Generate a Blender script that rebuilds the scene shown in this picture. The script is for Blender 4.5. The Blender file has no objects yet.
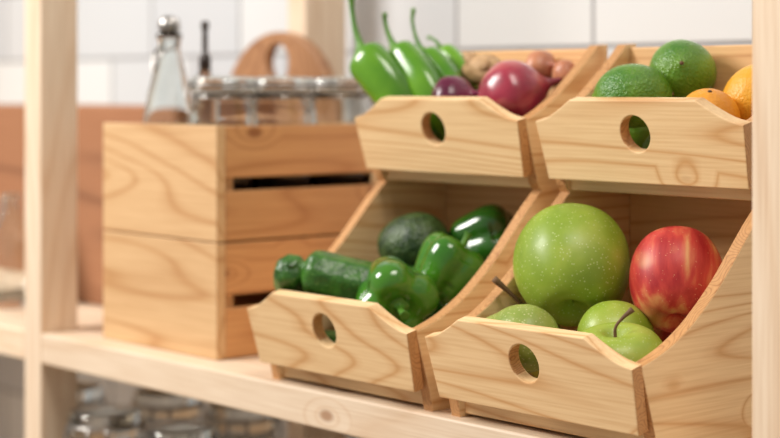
import bpy, math, random
from mathutils import Vector, Matrix, Euler
random.seed(7)
scene = bpy.context.scene
scene.view_settings.view_transform = 'Standard'
COL = scene.collection

# ------------------------------------------------------------------ materials
def newmat(name):
    m = bpy.data.materials.new(name); m.use_nodes = True
    nt = m.node_tree
    return m, nt, nt.nodes, nt.links, nt.nodes['Principled BSDF']

def ramp(N, stops):
    r = N.new('ShaderNodeValToRGB')
    e = r.color_ramp.elements
    while len(e) > 1: e.remove(e[-1])
    e[0].position = stops[0][0]; e[0].color = (*stops[0][1], 1)
    for p, c in stops[1:]:
        x = e.new(p); x.color = (*c, 1)
    return r

def wood(name, axis, light, dark, k=15, scale=10, rough=0.5, amt=0.85, knots=True):
    m, nt, N, L, P = newmat(name)
    tc = N.new('ShaderNodeTexCoord'); oi = N.new('ShaderNodeObjectInfo')
    mul = N.new('ShaderNodeMath'); mul.operation = 'MULTIPLY'; mul.inputs[1].default_value = 7.3
    L.new(oi.outputs['Random'], mul.inputs[0])
    add = N.new('ShaderNodeVectorMath'); add.operation = 'ADD'
    L.new(tc.outputs['Object'], add.inputs[0]); L.new(mul.outputs[0], add.inputs[1])
    mp = N.new('ShaderNodeMapping')
    sc = [1, 1, 1]; sc[axis] = 0.11
    mp.inputs['Scale'].default_value = sc
    L.new(add.outputs[0], mp.inputs['Vector'])
    n1 = N.new('ShaderNodeTexNoise'); n1.inputs['Scale'].default_value = scale
    n1.inputs['Detail'].default_value = 1.2; n1.inputs['Distortion'].default_value = 0.12
    L.new(mp.outputs[0], n1.inputs['Vector'])
    mk = N.new('ShaderNodeMath'); mk.operation = 'MULTIPLY'; mk.inputs[1].default_value = k
    L.new(n1.outputs['Fac'], mk.inputs[0])
    # knots: sparse cells, grain bends around them
    mpk = N.new('ShaderNodeMapping'); sk = [1, 1, 1]; sk[axis] = 0.55
    mpk.inputs['Scale'].default_value = sk
    L.new(add.outputs[0], mpk.inputs['Vector'])
    vk = N.new('ShaderNodeTexVoronoi'); vk.inputs['Scale'].default_value = 11
    L.new(mpk.outputs[0], vk.inputs['Vector'])
    kb = ramp(N, [(0.0, (1, 1, 1)), (0.22, (0, 0, 0))]); L.new(vk.outputs['Distance'], kb.inputs['Fac'])
    ka = N.new('ShaderNodeMath'); ka.operation = 'MULTIPLY_ADD'; ka.inputs[1].default_value = 2.2 if knots else 0.0
    L.new(kb.outputs[0], ka.inputs[0]); L.new(mk.outputs[0], ka.inputs[2])
    fr = N.new('ShaderNodeMath'); fr.operation = 'PINGPONG'; fr.inputs[1].default_value = 0.5
    L.new(ka.outputs[0], fr.inputs[0])
    mid = tuple(light[i]*0.7+dark[i]*0.3 for i in range(3))
    dk = tuple(light[i]*(1-amt)+dark[i]*amt for i in range(3))
    r = ramp(N, [(0.0, light), (0.25, light), (0.40, mid), (0.5, dk)])
    L.new(fr.outputs[0], r.inputs['Fac'])
    mp2 = N.new('ShaderNodeMapping'); sc2 = [1, 1, 1]; sc2[axis] = 0.03
    mp2.inputs['Scale'].default_value = sc2
    L.new(add.outputs[0], mp2.inputs['Vector'])
    n2 = N.new('ShaderNodeTexNoise'); n2.inputs['Scale'].default_value = 420; n2.inputs['Detail'].default_value = 3
    L.new(mp2.outputs[0], n2.inputs['Vector'])
    r2 = ramp(N, [(0.3, (0.84, 0.77, 0.70)), (0.62, (1, 1, 1))])
    L.new(n2.outputs['Fac'], r2.inputs['Fac'])
    mx = N.new('ShaderNodeMixRGB'); mx.blend_type = 'MULTIPLY'; mx.inputs[0].default_value = 0.75
    L.new(r.outputs[0], mx.inputs[1]); L.new(r2.outputs[0], mx.inputs[2])
    out = mx.outputs[0]
    if knots:
        kr = ramp(N, [(0.035, (0.85, 0.85, 0.85)), (0.075, (0, 0, 0))]); L.new(vk.outputs['Distance'], kr.inputs['Fac'])
        mk2 = N.new('ShaderNodeMixRGB'); mk2.inputs[2].default_value = (dark[0]*0.55, dark[1]*0.42, dark[2]*0.35, 1)
        L.new(kr.outputs[0], mk2.inputs[0]); L.new(out, mk2.inputs[1]); out = mk2.outputs[0]
    hsv = N.new('ShaderNodeHueSaturation')
    mr = N.new('ShaderNodeMapRange'); mr.inputs[3].default_value = 0.93; mr.inputs[4].default_value = 1.07
    L.new(oi.outputs['Random'], mr.inputs[0]); L.new(mr.outputs[0], hsv.inputs['Value'])
    L.new(out, hsv.inputs['Color'])
    L.new(hsv.outputs[0], P.inputs['Base Color'])
    P.inputs['Roughness'].default_value = rough
    b = N.new('ShaderNodeBump'); b.inputs['Strength'].default_value = 0.12; b.inputs['Distance'].default_value = 0.001
    L.new(n2.outputs['Fac'], b.inputs['Height']); L.new(b.outputs[0], P.inputs['Normal'])
    return m

PL, PD = (0.86, 0.61, 0.335), (0.64, 0.34, 0.13)
bin_x = wood('pine_bin_x', 0, PL, PD, k=24, scale=9)
bin_in_shade = wood('pine_bin_inner_shade', 0, (0.76, 0.46, 0.21), (0.58, 0.28, 0.10), k=20, scale=9)  # bin pine darkened and warmed, interior shade put into the colour
bin_end = wood('pine_bin_edge', 0, (0.60, 0.32, 0.13), (0.36, 0.15, 0.05), k=30, scale=30, knots=False)
CL, CD = (0.73, 0.475, 0.245), (0.54, 0.28, 0.11)
crate_x = wood('pine_crate_x', 0, CL, CD, k=16, scale=10)
crate_y_shade = wood('pine_crate_y_shade', 1, (0.62, 0.32, 0.13), (0.46, 0.20, 0.07), k=16, scale=10)  # darker copy of the crate pine, side-face shade put into the colour
SL, SD = (0.86, 0.70, 0.53), (0.74, 0.53, 0.35)
shelf_x = wood('pine_shelf_x', 0, SL, SD, k=14, scale=8, amt=0.6)
shelf_z = wood('pine_post_z', 2, SL, SD, k=14, scale=8, amt=0.6, knots=False)
shelf_y = wood('pine_rail_y', 1, SL, SD, k=14, scale=8, amt=0.6, knots=False)
board_m = wood('dark_board_wood', 2, (0.44, 0.22, 0.10), (0.28, 0.12, 0.05), k=12, scale=12, knots=False)
box_m = wood('brown_box_wood', 0, (0.36, 0.16, 0.075), (0.20, 0.08, 0.035), k=8, scale=8, rough=0.7, knots=False)

def produce(name, stops, nscale=20, stretch=(1, 1, 1), rough=0.3, bump=0.0, bscale=300, detail=4, coat=0.0,
            speck=None, sps=180, spt=0.68, blotch=None):
    m, nt, N, L, P = newmat(name)
    tc = N.new('ShaderNodeTexCoord'); oi = N.new('ShaderNodeObjectInfo')
    mul = N.new('ShaderNodeMath'); mul.operation = 'MULTIPLY'; mul.inputs[1].default_value = 3.1
    L.new(oi.outputs['Random'], mul.inputs[0])
    add = N.new('ShaderNodeVectorMath'); add.operation = 'ADD'
    L.new(tc.outputs['Object'], add.inputs[0]); L.new(mul.outputs[0], add.inputs[1])
    mp = N.new('ShaderNodeMapping'); mp.inputs['Scale'].default_value = stretch
    L.new(add.outputs[0], mp.inputs['Vector'])
    n = N.new('ShaderNodeTexNoise'); n.inputs['Scale'].default_value = nscale; n.inputs['Detail'].default_value = detail
    L.new(mp.outputs[0], n.inputs['Vector'])
    r = ramp(N, stops); L.new(n.outputs['Fac'], r.inputs['Fac'])
    out = r.outputs[0]
    if blotch:
        nb2 = N.new('ShaderNodeTexNoise'); nb2.inputs['Scale'].default_value = 22; nb2.inputs['Detail'].default_value = 2
        L.new(add.outputs[0], nb2.inputs['Vector'])
        rb = ramp(N, [(0.53, (0, 0, 0)), (0.73, (0.8, 0.8, 0.8))]); L.new(nb2.outputs['Fac'], rb.inputs['Fac'])
        mb = N.new('ShaderNodeMixRGB'); mb.inputs[2].default_value = (*blotch, 1)
        L.new(rb.outputs[0], mb.inputs[0]); L.new(out, mb.inputs[1]); out = mb.outputs[0]
    if speck:
        v = N.new('ShaderNodeTexVoronoi'); v.inputs['Scale'].default_value = sps
        L.new(add.outputs[0], v.inputs['Vector'])
        rr = ramp(N, [(spt*0.2, (0.8, 0.8, 0.8)), (spt*0.36, (0, 0, 0))]); L.new(v.outputs['Distance'], rr.inputs['Fac'])
        mx = N.new('ShaderNodeMixRGB'); mx.inputs[2].default_value = (*speck, 1)
        L.new(rr.outputs[0], mx.inputs[0]); L.new(out, mx.inputs[1]); out = mx.outputs[0]
    L.new(out, P.inputs['Base Color'])
    P.inputs['Roughness'].default_value = rough
    P.inputs['Coat Weight'].default_value = coat; P.inputs['Coat Roughness'].default_value = 0.15
    if bump:
        nb = N.new('ShaderNodeTexNoise'); nb.inputs['Scale'].default_value = bscale; nb.inputs['Detail'].default_value = 2
        L.new(add.outputs[0], nb.inputs['Vector'])
        b = N.new('ShaderNodeBump'); b.inputs['Strength'].default_value = bump; b.inputs['Distance'].default_value = 0.002
        L.new(nb.outputs['Fac'], b.inputs['Height']); L.new(b.outputs[0], P.inputs['Normal'])
    return m

m_gapple = produce('green_apple_skin', [(0.3, (0.17, 0.27, 0.015)), (0.5, (0.25, 0.36, 0.03)), (0.7, (0.38, 0.45, 0.07))], 20, rough=0.42, speck=(0.46, 0.56, 0.22), sps=300, spt=0.65, coat=0.05, bump=0.10, bscale=90)
m_rapple = produce('red_apple_skin', [(0.34, (0.38, 0.014, 0.018)), (0.48, (0.54, 0.045, 0.035)), (0.58, (0.64, 0.15, 0.07)), (0.70, (0.72, 0.38, 0.14))], 75, stretch=(1, 1, 0.12), rough=0.45, speck=(0.68, 0.32, 0.18), sps=300, spt=0.45, detail=6, blotch=(0.68, 0.40, 0.12))
m_pear = produce('pear_skin', [(0.3, (0.38, 0.42, 0.05)), (0.7, (0.54, 0.54, 0.11))], 20, rough=0.4, speck=(0.3, 0.25, 0.06), sps=300, spt=0.5)
m_mango = produce('green_pear_skin', [(0.3, (0.20, 0.28, 0.04)), (0.7, (0.34, 0.40, 0.09))], 30, rough=0.4, speck=(0.5, 0.52, 0.24), sps=350, spt=0.9, bump=0.2, bscale=200)
m_lime = produce('lime_skin', [(0.3, (0.05, 0.18, 0.01)), (0.7, (0.18, 0.33, 0.02))], 25, rough=0.32, bump=0.7, bscale=420, speck=(0.27, 0.42, 0.06), sps=420, spt=0.6)
m_lemon = produce('lemon_skin', [(0.3, (0.80, 0.34, 0.02)), (0.7, (0.84, 0.44, 0.04))], 25, rough=0.38, bump=0.5, bscale=420)
m_orange = produce('orange_skin', [(0.3, (0.78, 0.28, 0.01)), (0.7, (0.83, 0.38, 0.03))], 25, rough=0.38, bump=0.5, bscale=420)
m_bell = produce('green_pepper_skin', [(0.3, (0.022, 0.13, 0.006)), (0.7, (0.070, 0.24, 0.012))], 22, rough=0.15, coat=0.5, bump=0.08, bscale=60)
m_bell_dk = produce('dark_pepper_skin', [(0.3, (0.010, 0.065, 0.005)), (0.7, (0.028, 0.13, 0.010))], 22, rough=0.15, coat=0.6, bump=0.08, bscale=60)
m_chili = produce('chili_skin', [(0.3, (0.055, 0.20, 0.008)), (0.7, (0.14, 0.34, 0.016))], 22, rough=0.2, coat=0.4, bump=0.1, bscale=60)
m_cuke = produce('zucchini_skin', [(0.35, (0.016, 0.075, 0.008)), (0.65, (0.050, 0.17, 0.018))], 60, rough=0.32, bump=0.7, bscale=140, speck=(0.13, 0.28, 0.05), sps=340, spt=0.8)
m_avo = produce('avocado_skin', [(0.35, (0.014, 0.040, 0.01)), (0.65, (0.055, 0.10, 0.025))], 90, rough=0.35, bump=1.0, bscale=260)
m_onion = produce('red_onion_skin', [(0.3, (0.18, 0.012, 0.03)), (0.55, (0.34, 0.03, 0.06)), (0.75, (0.52, 0.15, 0.13))], 45, stretch=(1, 1, 0.25), rough=0.28, coat=0.25)
m_onion_dk = produce('purple_onion_skin', [(0.3, (0.08, 0.008, 0.03)), (0.7, (0.18, 0.02, 0.06))], 45, stretch=(1, 1, 0.25), rough=0.25)
m_shallot = produce('shallot_skin', [(0.3, (0.36, 0.11, 0.06)), (0.7, (0.56, 0.24, 0.12))], 60, stretch=(1, 1, 0.2), rough=0.4)
m_ginger = produce('ginger_skin', [(0.3, (0.32, 0.18, 0.075)), (0.7, (0.54, 0.34, 0.17))], 90, rough=0.6, bump=0.8, bscale=200)
m_stem = produce('fruit_stem', [(0.3, (0.10, 0.045, 0.02)), (0.7, (0.2, 0.11, 0.05))], 80, rough=0.7)
m_gstem = produce('pepper_stem', [(0.3, (0.05, 0.17, 0.012)), (0.7, (0.12, 0.28, 0.03))], 80, rough=0.45)

def simple(name, col, rough=0.5, metal=0.0, trans=0.0, ior=1.45):
    m, nt, N, L, P = newmat(name)
    n = N.new('ShaderNodeTexNoise'); n.inputs['Scale'].default_value = 60
    tc = N.new('ShaderNodeTexCoord'); L.new(tc.outputs['Object'], n.inputs['Vector'])
    r = ramp(N, [(0.3, tuple(c*0.93 for c in col)), (0.7, col)]); L.new(n.outputs['Fac'], r.inputs['Fac'])
    L.new(r.outputs[0], P.inputs['Base Color'])
    P.inputs['Roughness'].default_value = rough; P.inputs['Metallic'].default_value = metal
    P.inputs['Transmission Weight'].default_value = trans; P.inputs['IOR'].default_value = ior
    return m
m_glass = simple('clear_glass', (0.95, 0.98, 0.97), 0.03, 0, 1.0)
m_steel = simple('steel', (0.42, 0.40, 0.38), 0.3, 1.0)
m_rubber = simple('seal_rubber', (0.62, 0.60, 0.56), 0.6)
m_darkglass = simple('dark_cap', (0.06, 0.045, 0.04), 0.3)
m_gap_dark = simple('gap_darkening', (0.05, 0.025, 0.015), 0.5)  # near-black fill, added to darken the gaps between crate slats

# ------------------------------------------------------------------ mesh builders
def catmull(pts, n=6):
    P = [Vector(p) for p in pts]
    out = []
    for i in range(len(P)-1):
        p0 = P[i-1] if i > 0 else P[i]*2-P[i+1]
        p1, p2 = P[i], P[i+1]
        p3 = P[i+2] if i+2 < len(P) else P[i+1]*2-P[i]
        for j in range(n):
            t = j/n
            out.append(0.5*((2*p1)+(-p0+p2)*t+(2*p0-5*p1+4*p2-p3)*t*t+(-p0+3*p1-3*p2+p3)*t**3))
    out.append(P[-1])
    return out

class MB:
    def __init__(s): s.v = []; s.f = []; s.m = []; s.mats = []
    def mi(s, mat):
        if mat not in s.mats: s.mats.append(mat)
        return s.mats.index(mat)
    def rings(s, rings, mat, cap=True):
        k = s.mi(mat); b = len(s.v); n = len(rings[0])
        for r in rings: s.v += [Vector(p) for p in r]
        for i in range(len(rings)-1):
            for j in range(n):
                s.f.append((b+i*n+j, b+i*n+(j+1) % n, b+(i+1)*n+(j+1) % n, b+(i+1)*n+j)); s.m.append(k)
        if cap:
            s.f.append(tuple(b+j for j in reversed(range(n)))); s.m.append(k)
            e = b+(len(rings)-1)*n
            s.f.append(tuple(e+j for j in range(n))); s.m.append(k)
    def lathe(s, prof, mat, segs=40, deform=None, M=None, sub=5, smooth=True):
        pr = catmull([(a, b, 0) for a, b in prof], sub) if smooth else [Vector((a, b, 0)) for a, b in prof]
        R = []
        for p in pr:
            ring = []
            for j in range(segs):
                t = 2*math.pi*j/segs
                r = max(p.x, 0.00005)
                q = Vector((r*math.cos(t), r*math.sin(t), p.y))
                if deform: q = deform(q, t)
                if M: q = M @ q
                ring.append(q)
            R.append(ring)
        s.rings(R, mat)
    def tube(s, pts, rad, mat, segs=12, sub=5, deform=None, flut=0, nf=4):
        n = len(pts)
        data = catmull([(*p, ) for p in pts], sub)
        rr = catmull([(r, 0, 0) for r in rad], sub)
        R = []; up = Vector((0.13, 0.27, 0.95)).normalized()
        for i, p in enumerate(data):
            a = data[max(i-1, 0)]; b = data[min(i+1, len(data)-1)]
            d = (b-a).normalized()
            x = up.cross(d)
            if x.length < 1e-3: x = Vector((1, 0, 0)).cross(d)
            x.normalize(); y = d.cross(x)
            r = max(rr[i].x, 0.0001)
            ring = []
            for j in range(segs):
                t = 2*math.pi*j/segs
                q = r*(1+flut*math.cos(nf*t))
                ring.append(p+x*math.cos(t)*q+y*math.sin(t)*q)
            R.append(ring)
        s.rings(R, mat)
    def obj(s, name, loc=(0, 0, 0), parent=None, M=None, smooth=True):
        me = bpy.data.meshes.new(name)
        me.from_pydata([tuple(v) for v in s.v], [], s.f)
        for m in s.mats: me.materials.append(m)
        for i, p in enumerate(me.polygons):
            p.material_index = s.m[i]; p.use_smooth = smooth
        me.update()
        import bmesh
        bm = bmesh.new(); bm.from_mesh(me); bmesh.ops.recalc_face_normals(bm, faces=bm.faces); bm.to_mesh(me); bm.free()
        o = bpy.data.objects.new(name, me); COL.objects.link(o)
        if M is not None: o.matrix_world = M
        else: o.location = loc
        if parent: o.parent = parent
        return o

def empty(name, loc=(0, 0, 0)):
    e = bpy.data.objects.new(name, None); e.empty_display_size = 0.05; e.location = loc; COL.objects.link(e)
    return e

def box(name, x0, x1, y0, y1, z0, z1, mat, parent=None, bev=0.0012):
    me = bpy.data.meshes.new(name)
    cx, cy, cz = (x0+x1)/2, (y0+y1)/2, (z0+z1)/2
    hx, hy, hz = (x1-x0)/2, (y1-y0)/2, (z1-z0)/2
    vs = [(sx*hx, sy*hy, sz*hz) for sx in (-1, 1) for sy in (-1, 1) for sz in (-1, 1)]
    fs = [(0, 1, 3, 2), (4, 6, 7, 5), (0, 4, 5, 1), (2, 3, 7, 6), (0, 2, 6, 4), (1, 5, 7, 3)]
    me.from_pydata(vs, [], fs); me.materials.append(mat)
    o = bpy.data.objects.new(name, me); o.location = (cx, cy, cz); COL.objects.link(o)
    if bev:
        b = o.modifiers.new('bev', 'BEVEL'); b.width = bev; b.segments = 2
    if parent: o.parent = parent
    return o

def plate(name, outlines, thick, M, mats, parent=None, bev=0.001, edge='all'):
    cu = bpy.data.curves.new(name+'_c', 'CURVE'); cu.dimensions = '2D'; cu.fill_mode = 'BOTH'
    cu.extrude = thick/2-bev; cu.bevel_depth = bev; cu.bevel_resolution = 1; cu.offset = -bev
    for pts in outlines:
        sp = cu.splines.new('POLY'); sp.points.add(len(pts)-1)
        for p, q in zip(sp.points, pts): p.co = (q[0], q[1], 0, 1)
        sp.use_cyclic_u = True
    t = bpy.data.objects.new(name+'_t', cu); COL.objects.link(t)
    bpy.context.view_layer.update()
    me = bpy.data.meshes.new_from_object(t.evaluated_get(bpy.context.evaluated_depsgraph_get()))
    bpy.data.objects.remove(t)
    me.name = name
    me.materials.clear()
    for m in mats: me.materials.append(m)
    for p in me.polygons:
        p.use_smooth = False; p.material_index = 0
        n = p.normal
        if len(mats) > 1:
            if edge == 'all' and abs(n.z) < 0.6: p.material_index = 1
            if edge == 'x' and abs(n.x) > 0.75: p.material_index = 1
    o = bpy.data.objects.new(name, me); COL.objects.link(o); o.matrix_world = M
    if parent: o.parent = parent
    return o

# ------------------------------------------------------------------ shelving unit
X0, X1, X2, X3 = -0.557, -0.5205, 0.4385, 0.475
YF, YB = 0.005, 0.44
unit = empty('wooden_shelving_unit', (0, 0.2, 0))
def U(*a, **k):
    o = box(*a, **k, bev=0.002); o.parent = unit; o.location = o.location - unit.location; return o
for nm, xa, xb in (('post_left', X0, X1), ('post_right', X2, X3)):
    U(nm+'_front', xa, xb, YF, YF+0.047, -0.95, 1.05, shelf_z)
    U(nm+'_back', xa, xb, YB-0.066, YB, -0.95, 1.05, shelf_z)
    for z in (0.0, -0.42, 0.98):
        U(nm+'_rail', xa, xb, YF+0.047, YB-0.066, z-0.033, z, shelf_y)
for z, t in ((0.0, 'mid'), (-0.42, 'low')):
    for i in range(3):
        w = (YB-YF)/3
        U('board_'+t, X1, X2, YF+i*w+(0.0008 if i else 0), YF+(i+1)*w, z-0.033, z, shelf_x)
        U('board_left_'+t, -1.5, X0, YF+i*w+(0.0008 if i else 0), YF+(i+1)*w, z-0.033, z, shelf_x)
U('post_far_front', -1.54, -1.5, YF, YF+0.047, -0.95, 1.05, shelf_z)
U('post_far_back', -1.54, -1.5, YB-0.066, YB, -0.95, 1.05, shelf_z)

# ------------------------------------------------------------------ bins
def smooth2(pts, n=5):
    return [(p.x, p.y) for p in catmull([(a, b, 0) for a, b in pts], n)]
W = 0.22
def vegetable_bin(x0):
    e = empty('two_tier_wooden_bin', (x0, 0, 0))
    low = smooth2([(-0.003, 0.068), (0.012, 0.0725), (0.03, 0.0795), (0.05, 0.0905), (0.068, 0.1035), (0.09, 0.1225), (0.11, 0.1435), (0.128, 0.1625), (0.145, 0.1785)])
    up = smooth2([(0.125, 0.2405), (0.145, 0.2495), (0.166, 0.2625), (0.186, 0.278), (0.205, 0.294), (0.219, 0.3075)])
    side = [(0.016, 0.0), (0.012, 0.018)]+low+[(0.1405, 0.1845), (0.1385, 0.191)]+up+[(0.232, 0.3085), (0.232, 0.0)]
    B = Matrix(((0, 0, 1, 0), (1, 0, 0, 0), (0, 1, 0, 0), (0, 0, 0, 1)))   # local x->Y, y->Z, z->X
    th = 0.0115
    for nm, xx in (('side_left', th/2), ('side_right', W-th/2)):
        plate(nm, [side], th, Matrix.Translation((xx, 0, 0)) @ B, [bin_x, bin_end], e)
    # front panels (leaning outward)
    for nm, dy, dz in (('front_low', 0, 0), ('front_high', 0.128, 0.173)):
        y_b, z_b, y_t, z_t = 0.0045, 0.0187, -0.0125, 0.087
        dirv = Vector((0, y_t-y_b, z_t-z_b)); h = dirv.length; dirv.normalize()
        tp = 0.004
        cor = h*0.73
        ol = [(tp, 0), (W-tp, 0), (W+0.0005, cor)]
        ol += smooth2([(W+0.0005, cor), (W-0.014, cor+0.0035), (W-0.030, h*0.89), (W-0.043, h)], 5)[1:]
        ol += list(reversed([(W-a, b) for a, b in smooth2([(W+0.0005, cor), (W-0.014, cor+0.0035), (W-0.030, h*0.89), (W-0.043, h)], 5)]))
        hole = [(W/2+0.0155*math.cos(t*math.pi/20), h*0.60+0.0155*math.sin(t*math.pi/20)) for t in range(40)]
        zx = Vector((1, 0, 0)); zn = zx.cross(dirv)
        M = Matrix(((1, dirv.x, zn.x, 0), (0, dirv.y, zn.y, y_b+dy), (0, dirv.z, zn.z, z_b+dz), (0, 0, 0, 1)))
        plate(nm, [ol, hole], 0.0115, M, [bin_x, bin_end], e, edge='x')
    for nm, ya, za in (('floor_low', 0.020, 0.0), ('floor_high', 0.1455, 0.1775)):
        box(nm, th, W-th, ya, 0.222, za+0.003, za+0.015, bin_x, e)
    box('back_panel', th, W-th, 0.2225, 0.232, 0.0, 0.305, bin_in_shade, e)
    return e
vegetable_bin(-0.115)
vegetable_bin(0.1275)

# ------------------------------------------------------------------ crates
def crate(z0, h=0.1155):
    x0, x1, y0, y1 = -0.446, -0.235, 0.038, 0.325
    e = empty('slatted_wooden_crate', (x0, y0, z0))
    w, d = x1-x0, y1-y0; t = 0.011
    box('front', 0, w, 0, t, 0.0005, h, crate_x, e)
    box('back', 0, w, d-t, d, 0.0005, h, crate_x, e)
    for nm, xa in (('right', w-0.009-0.0), ('left', 0.0)):
        box(nm+'_slat_low', xa, xa+0.009, t, d-t, 0.001, 0.0505, crate_y_shade, e)
        box(nm+'_slat_high', xa, xa+0.009, t, d-t, 0.0635, h-0.0005, crate_y_shade, e)
    for i, (xa, xb) in enumerate(((0.009, 0.028), (w-0.028, w-0.009))):
        box('corner_block_a', xa, xb, t, t+0.016, 0.004, h-0.002, crate_x, e)
        box('corner_block_b', xa, xb, d-t-0.016, d-t, 0.004, h-0.002, crate_x, e)
    n = 4; bw = (w-0.018)/n
    for i in range(n):
        box('bottom_slat', 0.009+i*bw+0.0008, 0.009+(i+1)*bw-0.0008, t+0.016, d-t-0.016, 0.004, 0.011, crate_y_shade, e)
    box('bottom_rail_a', 0.009, w-0.009, t, t+0.016, 0.0005, 0.0038, crate_x, e)
    return e
crate(0.0); crate(0.1162)

# ------------------------------------------------------------------ glassware
def clip_jar(x, y, z, r=0.034, h=0.155, fill=None, ff=0.6, spin=0.0, wm=1.0):
    e = empty('clip_top_glass_jar', (x, y, z)); e.rotation_euler = (0, 0, spin)
    b = MB()
    o = [(0.0001, 0), (r*0.9, 0), (r, 0.006), (r, h*0.72), (r*0.97, h*0.78), (r*0.88, h*0.84), (r*0.88, h*0.88)]
    i = [(r*0.83, h*0.88), (r*0.83, h*0.83), (r*0.93, h*0.76), (r*0.95, 0.01), (0.0001, 0.007)]
    b.lathe(o+i, m_glass, segs=36, smooth=False); b.obj('jar_body', parent=e)
    if fill:
        b = MB(); b.lathe([(0.0001, 0.0075), (r*0.92, 0.0105), (r*0.92, h*ff), (r*0.5, h*(ff+0.02)), (0.0001, h*(ff+0.01))], fill, segs=30, smooth=False); b.obj('dark_jar_filler', parent=e)  # added dark filler, keeps the slat gaps dark
    b = MB(); b.lathe([(0.0001, h*0.895), (r*0.95, h*0.895), (r*0.99, h*0.92), (r*0.99, h*0.965), (r*0.9, h*0.985), (r*0.5, h*0.99), (0.0001, h)], m_glass, segs=36, smooth=False); b.obj('jar_lid', parent=e)
    b = MB(); b.lathe([(r*0.84, h*0.878), (r*0.93, h*0.878), (r*0.93, h*0.897), (r*0.84, h*0.897)], m_rubber, segs=36, smooth=False); b.obj('jar_seal', parent=e)
    b = MB()
    def ringw(rr, zz, w=0.0012):
        pts = [Vector((rr*math.cos(t*math.pi/18), rr*math.sin(t*math.pi/18), zz)) for t in range(37)]
        b.tube(pts, [w]*37, m_steel, segs=8, sub=1)
    ringw(r*0.91, h*0.85, 0.0014*wm); ringw(r*1.0, h*0.94, 0.0014*wm)
    for s in (-1, 1):
        b.tube([(s*r*0.9, 0, h*0.85), (s*r*1.08, -0.004, h*0.88), (s*r*1.02, 0, h*0.94)], [0.0011*wm]*3, m_steel, segs=8)
    b.tube([(-0.010, -r*1.0, h*0.94), (-0.011, -r*1.12, h*0.86), (0, -r*1.17, h*0.74), (0.011, -r*1.12, h*0.86), (0.010, -r*1.0, h*0.94)], [0.0012*wm]*5, m_steel, segs=8)
    b.obj('wire_clip', parent=e)
    return e
for y in (0.088, 0.165, 0.242):
    clip_jar(-0.294, y, 0.1275, r=0.0355, fill=m_gap_dark, ff=0.55)

# swing-top bottle
e = empty('swing_top_glass_bottle', (-0.387, 0.084, 0.1275))
b = MB()
b.lathe([(0.0001, 0), (0.028, 0), (0.031, 0.004), (0.031, 0.07), (0.029, 0.10), (0.023, 0.135), (0.0155, 0.165), (0.012, 0.180), (0.012, 0.193), (0.0135, 0.194), (0.0135, 0.200), (0.010, 0.200),
         (0.0095, 0.180), (0.013, 0.163), (0.0205, 0.133), (0.0265, 0.10), (0.0285, 0.07), (0.0285, 0.008), (0.0001, 0.006)], m_glass, segs=36, smooth=False)
b.obj('bottle_body', parent=e)
b = MB(); b.lathe([(0.0001, 0.196), (0.0095, 0.196), (0.0105, 0.203), (0.012, 0.206), (0.011, 0.214), (0.006, 0.218), (0.0001, 0.219)], m_steel, segs=24, smooth=False)
b.tube([(-0.013, 0, 0.186), (-0.016, 0, 0.20), (-0.013, 0, 0.213), (0, 0, 0.217), (0.013, 0, 0.213), (0.016, 0, 0.20), (0.013, 0, 0.186)], [0.0016]*7, m_steel, segs=8)
b.tube([(-0.013, 0, 0.186), (-0.008, -0.014, 0.178), (0, -0.020, 0.158), (0.008, -0.014, 0.178), (0.013, 0, 0.186)], [0.0016]*5, m_steel, segs=8)
b.obj('swing_stopper', parent=e)
# slim bottle with dark pourer
b = MB()
b.lathe([(0.0001, 0), (0.014, 0), (0.0155, 0.004), (0.0155, 0.12), (0.008, 0.15), (0.006, 0.165), (0.0001, 0.165)], m_glass, segs=28, smooth=False)
b.lathe([(0.0001, 0.164), (0.0065, 0.164), (0.0065, 0.176), (0.0035, 0.180), (0.003, 0.205), (0.0045, 0.207), (0.0045, 0.214), (0.0001, 0.215)], m_darkglass, segs=20, smooth=False)
b.obj('slim_oil_bottle', loc=(-0.391, 0.133, 0.1275))

# round-topped chopping board behind crate
R = 0.115; top = 0.338
ol = [(-R, 0.0), (R, 0.0)]+[(R*math.cos(t*math.pi/40), top-R+R*math.sin(t*math.pi/40)) for t in range(41)]
hole = [(0.023*math.cos(t*math.pi/20), top-0.038+0.023*math.sin(t*math.pi/20)) for t in range(40)]
Bm = Matrix(((1, 0, 0, -0.532), (0, 0, -1, 0.345), (0, 1, 0, 0.0005), (0, 0, 0, 1)))
plate('round_topped_chopping_board', [ol, hole], 0.014, Bm, [board_m], bev=0.002)

# brown boxes at the back left
e = empty('brown_storage_box', (-0.75, 0.18, 0.0))
for nm, a in (('front', (-0.30, 0.24, 0, 0.012, 0.001, 0.247)), ('back', (-0.30, 0.24, 0.128, 0.14, 0.001, 0.247)),
              ('left', (-0.30, -0.288, 0.012, 0.128, 0.001, 0.247)), ('right', (0.228, 0.24, 0.012, 0.128, 0.001, 0.247)), ('bottom', (-0.288, 0.228, 0.012, 0.128, 0.001, 0.012))):
    box(nm, *a, box_m, e, bev=0.003)
# glass bottle standing in front of the box, left bay
b = MB()
b.lathe([(0.0001, 0), (0.03, 0), (0.032, 0.004), (0.032, 0.06), (0.028, 0.085), (0.014, 0.11), (0.011, 0.13), (0.0125, 0.132), (0.0125, 0.138), (0.009, 0.138), (0.0085, 0.13),
         (0.0115, 0.112), (0.0255, 0.085), (0.0295, 0.06), (0.0295, 0.008), (0.0001, 0.006)], m_glass, segs=32, smooth=False)
b.obj('small_glass_bottle', loc=(-0.76, 0.10, 0.0005))

# jars on lower shelf
for x, y in ((-0.46, 0.05), (-0.33, 0.06), (-0.20, 0.06), (-0.62, 0.10), (-0.52, 0.17), (-0.40, 0.19), (-0.07, 0.06)):
    clip_jar(x, y, -0.4195, r=0.040, h=0.345, spin=0.8, wm=1.6)

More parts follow.
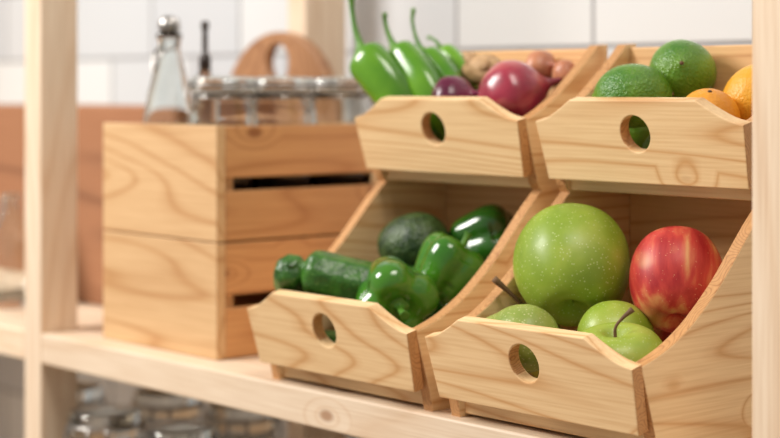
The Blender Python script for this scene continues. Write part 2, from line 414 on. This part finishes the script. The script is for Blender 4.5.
# ------------------------------------------------------------------ produce
def frame(loc, axis=(0, 0, 1), spin=0.0):
    z = Vector(axis).normalized()
    q = z.to_track_quat('Z', 'Y')
    return Matrix.Translation(loc) @ q.to_matrix().to_4x4() @ Matrix.Rotation(spin, 4, 'Z')

def apple(name, loc, r, mat, axis=(0, 0, 1), spin=0, stem=True, ht=0.92, stem_world=None):
    b = MB()
    M = frame(loc, axis, spin)
    pr = [(0.0, -0.70), (0.14, -0.78), (0.32, -0.88), (0.55, -0.84), (0.80, -0.60), (0.96, -0.24), (1.0, 0.08), (0.95, 0.42), (0.78, 0.74), (0.54, 0.90), (0.30, 0.90), (0.14, 0.77), (0.0, 0.66)]
    def d(q, t):
        k = 1+0.022*math.cos(5*t+0.6)*(0.6-0.4*q.z/r)+0.025*math.cos(2*t+1)
        return Vector((q.x*k, q.y*k, q.z*ht+0.03*r*math.cos(t)))
    b.lathe([(a*r, c*r) for a, c in pr], mat, segs=48, deform=d)
    if stem_world:
        Mi = M.inverted()
        b.tube([Mi @ Vector(p) for p in stem_world], [0.0015, 0.0012, 0.0013, 0.0024], m_stem, segs=10)
    elif stem:
        b.tube([(0, 0, 0.50*r), (0.02*r, 0, 0.8*r), (0.10*r, 0.05*r, 1.08*r), (0.2*r, 0.08*r, 1.25*r)], [0.035*r, 0.035*r, 0.04*r, 0.075*r], m_stem, segs=10)
    return b.obj(name, M=M)

def bell(name, loc, r, mat, axis=(0, 0, 1), spin=0, ht=1.0):
    b = MB()
    pr = [(0.0, -0.86), (0.22, -0.98), (0.5, -1.0), (0.76, -0.78), (0.9, -0.3), (1.0, 0.25), (0.95, 0.65), (0.72, 0.88), (0.42, 0.86), (0.18, 0.68), (0.0, 0.6)]
    def d(q, t):
        w = 0.10*abs(math.cos(2*t))**1.0-0.12*abs(math.sin(2*t))**6
        rr = math.hypot(q.x, q.y)/r
        k = 1+w*(0.4+0.6*rr)+0.04*math.sin(t+1)
        bump = -0.12*r*abs(math.sin(2*t))**3*(1 if abs(q.z) > 0.5*r else 0)*rr*(1 if q.z > 0 else -1)
        return Vector((q.x*k, q.y*k, q.z*ht+bump))
    b.lathe([(a*r, c*r) for a, c in pr], mat, segs=64, deform=d)
    b.lathe([(0.0, 0.60), (0.28, 0.66), (0.26, 0.74), (0.12, 0.80), (0.09, 1.0), (0.10, 1.2), (0.13, 1.28), (0.0, 1.29)], m_gstem, segs=20,
            deform=lambda q, t: Vector((q.x*r*(1+0.1*math.cos(5*t))+0.12*r*max(0, q.z-0.8), q.y*r*(1+0.1*math.cos(5*t)), q.z*r)))
    return b.obj(name, M=frame(loc, axis, spin))

def citrus(name, loc, r, l, mat, axis=(1, 0, 0), nub=0.12, spin=0):
    b = MB()
    pr = []
    for i in range(17):
        a = -math.pi/2+math.pi*i/16
        z = l*math.sin(a)
        pr.append((r*math.cos(a)**0.95 if 0 < i < 16 else 0.0, z))
    pr = [(0.0, -l*(1+nub)), (0.10*r, -l*(1+nub*0.9)), (0.17*r, -l*(1+nub*0.2))]+pr[2:-2]+[(0.16*r, l*(1+nub*0.1)), (0.09*r, l*(1+nub*0.5)), (0.0, l*(1+nub*0.5))]
    b.lathe(pr, mat, segs=40, sub=3, deform=lambda q, t: Vector((q.x*(1+0.012*math.cos(3*t)), q.y*(1+0.012*math.cos(3*t)), q.z)))
    b.lathe([(0, l*(1+nub*0.4)), (0.07*r, l*(1+nub*0.45)), (0.06*r, l*(1+nub*0.5)+0.0008), (0, l*(1+nub*0.5)+0.001)], m_stem, segs=10, smooth=False)
    return b.obj(name, M=frame(loc, axis, spin))

def onion(name, loc, r, mat, axis=(0, 0, 1), ht=0.9):
    b = MB()
    pr = [(0.0, -0.98), (0.14, -0.96), (0.35, -0.86), (0.70, -0.62), (0.95, -0.2), (1.0, 0.1), (0.88, 0.5), (0.6, 0.8), (0.3, 1.0), (0.14, 1.18), (0.08, 1.4), (0.06, 1.5), (0.0, 1.52)]
    b.lathe([(a*r, c*r*ht) for a, c in pr], mat, segs=40, deform=lambda q, t: Vector((q.x*(1+0.015*math.cos(6*t)), q.y*(1+0.015*math.cos(6*t)), q.z)))
    for i in range(7):
        t = i*0.9
        b.tube([(0.08*r*math.cos(t), 0.08*r*math.sin(t), -0.94*r*ht), (0.15*r*math.cos(t), 0.15*r*math.sin(t), -1.1*r*ht)], [0.0006, 0.0003], m_stem, segs=5, sub=2)
    return b.obj(name, M=frame(loc, axis))

def zucchini(name, loc, r, l, axis, spin=0, bend=0.1):
    b = MB()
    pr = [(0, -1.0), (0.35, -0.985), (0.7, -0.93), (0.92, -0.8), (1.0, -0.5), (1.0, 0), (0.98, 0.5), (0.86, 0.78), (0.6, 0.92), (0.36, 0.98), (0.3, 1.06), (0.28, 1.1), (0, 1.1)]
    def d(q, t):
        k = 1+0.03*math.cos(8*t)
        return Vector((q.x*k+bend*l*((q.z/l)**2-0.3), q.y*k, q.z))
    b.lathe([(a*r, c*l) for a, c in pr], m_cuke, segs=48, deform=d)
    return b.obj(name, M=frame(loc, axis, spin))

def pearish(name, loc, r, mat, axis, spin=0, neck=0.42, ln=1.9, stem_world=None):
    b = MB()
    M = frame(loc, axis, spin)
    pr = [(0.0, -0.80), (0.14, -0.86), (0.4, -0.88), (0.75, -0.68), (0.97, -0.25), (1.0, 0.1), (0.88, 0.5), (0.66, 0.90), (neck+0.05, 1.2), (neck*0.85, ln*0.86), (neck*0.5, ln*0.96), (0.1, ln*0.97), (0, ln*0.95)]
    if neck > 0.55:
        pr = [(0.0, -0.93), (0.2, -0.93), (0.5, -0.82), (0.82, -0.52), (0.98, -0.12), (1.0, 0.2), (0.93, 0.6), (0.76, 0.98), (0.5, ln*0.93), (0.2, ln), (0, ln)]
    b.lathe([(a*r, c*r) for a, c in pr], mat, segs=40)
    if stem_world:
        Mi = M.inverted()
        b.tube([Mi @ Vector(p) for p in stem_world], [0.0024, 0.0019, 0.0019, 0.0031], m_stem, segs=10)
    return b.obj(name, M=M)

def chili(name, pts, R, stem_pts):
    b = MB()
    prof = [0.50, 0.96, 1.03, 0.98, 0.75, 0.15]
    o = Vector(pts[0])
    b.tube([Vector(p)-o for p in pts], [R*k for k in prof], m_chili, segs=28, sub=7, flut=0.06, nf=3)
    b.tube([Vector(p)-o for p in stem_pts], [R*0.55, R*0.22, R*0.14, R*0.12, R*0.17], m_gstem, segs=12)
    return b.obj(name, loc=o)

# lower right bin
apple('green_apple', (0.1870, 0.0965, 0.1215), 0.0475, m_gapple, axis=(-0.5, 0.5, 0.75), ht=1.05, stem=False)
apple('red_apple', (0.275, 0.123, 0.1150), 0.0385, m_rapple, axis=(-0.35, 0.45, 0.85), ht=1.06, spin=2.2, stem=False)
apple('green_apple', (0.2935, 0.0315, 0.0545), 0.0385, m_gapple, axis=(0.14, -0.16, 1), spin=0.4,
      stem_world=[(0.298, 0.025, 0.079), (0.299, 0.024, 0.089), (0.303, 0.027, 0.096), (0.309, 0.032, 0.103)])
apple('green_apple', (0.2500, 0.0800, 0.0680), 0.0310, m_gapple, axis=(-0.5, 0.5, 0.6), spin=1, stem=False)
apple('green_apple', (0.299, 0.178, 0.048), 0.0310, m_gapple, axis=(0, 0, 1), stem=False)
apple('red_apple', (0.232, 0.180, 0.048), 0.0290, m_rapple, axis=(0, 0.2, 1), stem=False)
apple('green_apple', (0.171, 0.182, 0.047), 0.0280, m_gapple, axis=(0, 0.2, 1), stem=False)
pearish('pear', (0.203, 0.0280, 0.0700), 0.0270, m_mango, axis=(-1, -0.05, -0.04), neck=0.62, ln=1.75)
pearish('pear', (0.166, 0.094, 0.047), 0.0235, m_pear, axis=(-0.24, -0.45, 0.80), spin=2.2, ln=1.85,
        stem_world=[(0.1575, 0.074, 0.083), (0.1545, 0.067, 0.092), (0.150, 0.060, 0.100), (0.1425, 0.050, 0.111)])

# lower left bin
bell('green_bell_pepper', (0.025, 0.043, 0.086), 0.0335, m_bell, axis=(0.75, -0.45, -0.25), spin=0.3, ht=1.0)
bell('green_bell_pepper', (0.030, 0.103, 0.107), 0.0285, m_bell, axis=(0.3, 0.5, 0.9), spin=0.9)
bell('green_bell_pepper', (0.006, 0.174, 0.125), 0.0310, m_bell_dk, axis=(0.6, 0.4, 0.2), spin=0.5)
pearish('avocado', (-0.034, 0.128, 0.124), 0.0290, m_avo, axis=(-1, -0.5, -0.12), neck=0.6, ln=1.4)
zucchini('zucchini', (-0.078, 0.010, 0.096), 0.0160, 0.023, axis=(0.50, -0.45, 0.55), spin=1)
zucchini('zucchini', (-0.036, 0.033, 0.096), 0.0225, 0.036, axis=(-0.70, -0.62, 0.22), spin=1)
zucchini('zucchini', (-0.050, 0.074, 0.062), 0.0180, 0.044, axis=(-1, 0.2, 0.05))
bell('green_bell_pepper', (-0.070, 0.126, 0.050), 0.0270, m_bell, axis=(0.1, 0.5, 0.9))
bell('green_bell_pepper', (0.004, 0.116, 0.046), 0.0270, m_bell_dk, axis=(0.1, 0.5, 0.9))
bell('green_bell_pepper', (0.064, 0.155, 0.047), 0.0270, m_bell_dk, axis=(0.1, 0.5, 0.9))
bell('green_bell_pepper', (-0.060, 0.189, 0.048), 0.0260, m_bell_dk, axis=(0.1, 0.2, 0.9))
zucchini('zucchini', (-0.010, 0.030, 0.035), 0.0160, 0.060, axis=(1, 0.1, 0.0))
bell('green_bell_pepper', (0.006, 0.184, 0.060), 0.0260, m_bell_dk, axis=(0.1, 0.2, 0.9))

# upper left bin
onion('red_onion', (0.054, 0.158, 0.262), 0.0325, m_onion, axis=(0.55, 0.75, 0.30), ht=0.98)
onion('red_onion', (-0.014, 0.150, 0.257), 0.0240, m_onion_dk, axis=(0.9, 0.2, 0.25))
onion('shallot', (0.046, 0.205, 0.287), 0.0170, m_shallot, axis=(0.9, -0.1, 0.15))
onion('shallot', (0.076, 0.206, 0.281), 0.0140, m_shallot, axis=(0.4, 0.7, 0.3))
onion('red_onion', (0.018, 0.192, 0.230), 0.0255, m_onion_dk, axis=(0.2, 0.1, 1), ht=0.85)
onion('red_onion', (0.065, 0.165, 0.211), 0.0180, m_onion, axis=(0.2, 0.9, 0), ht=0.85)
b = MB()
b.tube([(-0.032, 0, -0.004), (-0.018, 0.002, 0.003), (0, 0, 0.006), (0.016, -0.002, 0.003), (0.030, 0.002, -0.002)], [0.004, 0.012, 0.0145, 0.0125, 0.004], m_ginger, segs=20)
b.tube([(-0.006, 0, 0.004), (-0.010, -0.006, 0.014), (-0.016, -0.010, 0.020)], [0.009, 0.008, 0.003], m_ginger, segs=16)
b.tube([(0.010, 0, 0.002), (0.014, -0.010, 0.008), (0.020, -0.016, 0.008)], [0.009, 0.008, 0.002], m_ginger, segs=16)
o = b.obj('ginger_root', loc=(-0.018, 0.194, 0.281))
rm = o.modifiers.new('r', 'REMESH'); rm.mode = 'VOXEL'; rm.voxel_size = 0.0012; rm.use_smooth_shade = True
chili('green_chili_pepper', [(-0.117, 0.126, 0.302), (-0.111, 0.127, 0.297), (-0.097, 0.130, 0.284), (-0.082, 0.135, 0.266), (-0.067, 0.142, 0.244), (-0.056, 0.148, 0.218)], 0.0205,
      [(-0.1155, 0.1265, 0.300), (-0.120, 0.126, 0.311), (-0.127, 0.125, 0.328), (-0.131, 0.125, 0.345), (-0.131, 0.124, 0.360)])
chili('green_chili_pepper', [(-0.099, 0.154, 0.306), (-0.091, 0.154, 0.300), (-0.074, 0.154, 0.287), (-0.055, 0.154, 0.269), (-0.039, 0.156, 0.246), (-0.030, 0.158, 0.222)], 0.0175,
      [(-0.097, 0.154, 0.303), (-0.103, 0.153, 0.312), (-0.109, 0.152, 0.323), (-0.112, 0.151, 0.334), (-0.111, 0.150, 0.342)])
chili('green_chili_pepper', [(-0.083, 0.176, 0.303), (-0.076, 0.176, 0.297), (-0.060, 0.176, 0.285), (-0.041, 0.175, 0.268), (-0.026, 0.172, 0.249), (-0.017, 0.170, 0.228)], 0.0145,
      [(-0.081, 0.176, 0.300), (-0.089, 0.176, 0.309), (-0.096, 0.176, 0.321), (-0.100, 0.176, 0.335), (-0.098, 0.176, 0.347)])
chili('green_chili_pepper', [(-0.084, 0.200, 0.306), (-0.077, 0.200, 0.301), (-0.063, 0.199, 0.291), (-0.048, 0.197, 0.277), (-0.035, 0.194, 0.258), (-0.028, 0.190, 0.236)], 0.0125,
      [(-0.082, 0.200, 0.304), (-0.087, 0.200, 0.310), (-0.093, 0.201, 0.315), (-0.099, 0.201, 0.318), (-0.105, 0.202, 0.319)])
bell('green_bell_pepper', (-0.076, 0.194, 0.218), 0.0220, m_bell, axis=(0, 0.1, 1))

# upper right bin
citrus('lime', (0.207, 0.149, 0.262), 0.0270, 0.0325, m_lime, axis=(1, 0.55, 0.05), nub=0.06)
citrus('lime', (0.2235, 0.193, 0.281), 0.0285, 0.0320, m_lime, axis=(0.6, -0.75, 0.25), nub=0.08)
citrus('lemon', (0.300, 0.193, 0.259), 0.0265, 0.0300, m_lemon, axis=(0.5, 0.2, 0.8), nub=0.06)
citrus('orange', (0.289, 0.146, 0.244), 0.0250, 0.0240, m_orange, axis=(0.3, -0.3, 0.9), nub=0.0)
citrus('lime', (0.170, 0.192, 0.219), 0.0250, 0.0280, m_lime, axis=(0.1, 1, 0.1), nub=0.06)
citrus('lime', (0.232, 0.170, 0.2145), 0.0210, 0.0270, m_lime, axis=(1, 0.1, 0), nub=0.06)
citrus('orange', (0.311, 0.190, 0.2125), 0.0190, 0.0185, m_orange, axis=(0, 0, 1), nub=0.0)

# ------------------------------------------------------------------ room
m, nt, N, L, P = newmat('white_tile')
tc = N.new('ShaderNodeTexCoord'); sx = N.new('ShaderNodeSeparateXYZ'); cb = N.new('ShaderNodeCombineXYZ')
L.new(tc.outputs['Object'], sx.inputs[0]); L.new(sx.outputs[0], cb.inputs[0]); L.new(sx.outputs[2], cb.inputs[1])
br = N.new('ShaderNodeTexBrick'); br.inputs['Scale'].default_value = 1.0
br.inputs['Brick Width'].default_value = 0.22; br.inputs['Row Height'].default_value = 0.11
br.inputs['Mortar Size'].default_value = 0.003; br.inputs['Mortar Smooth'].default_value = 0.3
br.inputs['Color1'].default_value = (0.76, 0.77, 0.77, 1); br.inputs['Color2'].default_value = (0.60, 0.62, 0.65, 1)
br.inputs['Mortar'].default_value = (0.36, 0.36, 0.37, 1)
L.new(cb.outputs[0], br.inputs['Vector']); L.new(br.outputs['Color'], P.inputs['Base Color'])
P.inputs['Roughness'].default_value = 0.2
bp = N.new('ShaderNodeBump'); bp.inputs['Strength'].default_value = 0.5; bp.inputs['Distance'].default_value = 0.003; bp.invert = True
L.new(br.outputs['Fac'], bp.inputs['Height']); L.new(bp.outputs[0], P.inputs['Normal'])
box('wall_back', -3.2, 2.5, 0.47, 0.57, -0.95, 1.8, m, bev=0)
fl = wood('floor_oak', 0, (0.5, 0.36, 0.24), (0.3, 0.2, 0.12), knots=False)
box('floor', -3.2, 2.5, -3.0, 0.57, -1.0, -0.95, fl, bev=0)

# ------------------------------------------------------------------ light
w = bpy.data.worlds.new('World'); scene.world = w; w.use_nodes = True
w.node_tree.nodes['Background'].inputs[0].default_value = (1.0, 0.95, 0.88, 1)
w.node_tree.nodes['Background'].inputs[1].default_value = 0.38
def area(name, loc, tgt, size, power, col):
    l = bpy.data.lights.new(name, 'AREA'); l.shape = 'RECTANGLE'; l.size = size[0]; l.size_y = size[1]; l.energy = power; l.color = col
    o = bpy.data.objects.new(name, l); COL.objects.link(o); o.location = loc
    o.rotation_euler = (Vector(tgt)-Vector(loc)).to_track_quat('-Z', 'Y').to_euler()
area('window_light', (-1.2, -1.4, 1.45), (0, 0.1, 0.1), (0.8, 0.8), 63, (1.0, 0.96, 0.91))
area('upper_area_light', (1.0, -0.5, 1.9), (0.1, 0.1, 0.1), (0.7, 0.7), 19, (1.0, 0.93, 0.84))  # soft warm area light from above, on the right

# ------------------------------------------------------------------ camera
cam = bpy.data.cameras.new('camera'); co = bpy.data.objects.new('camera', cam); COL.objects.link(co)
co.location = (1.1748, -0.9612, 0.267)
co.rotation_euler = (math.radians(90), 0, math.radians(49.0))
cam.sensor_width = 36; cam.lens = 1745/780*36
cam.shift_y = -129/780
cam.clip_start = 0.05
cam.dof.use_dof = True; cam.dof.focus_distance = 1.34; cam.dof.aperture_fstop = 4.0
scene.camera = co
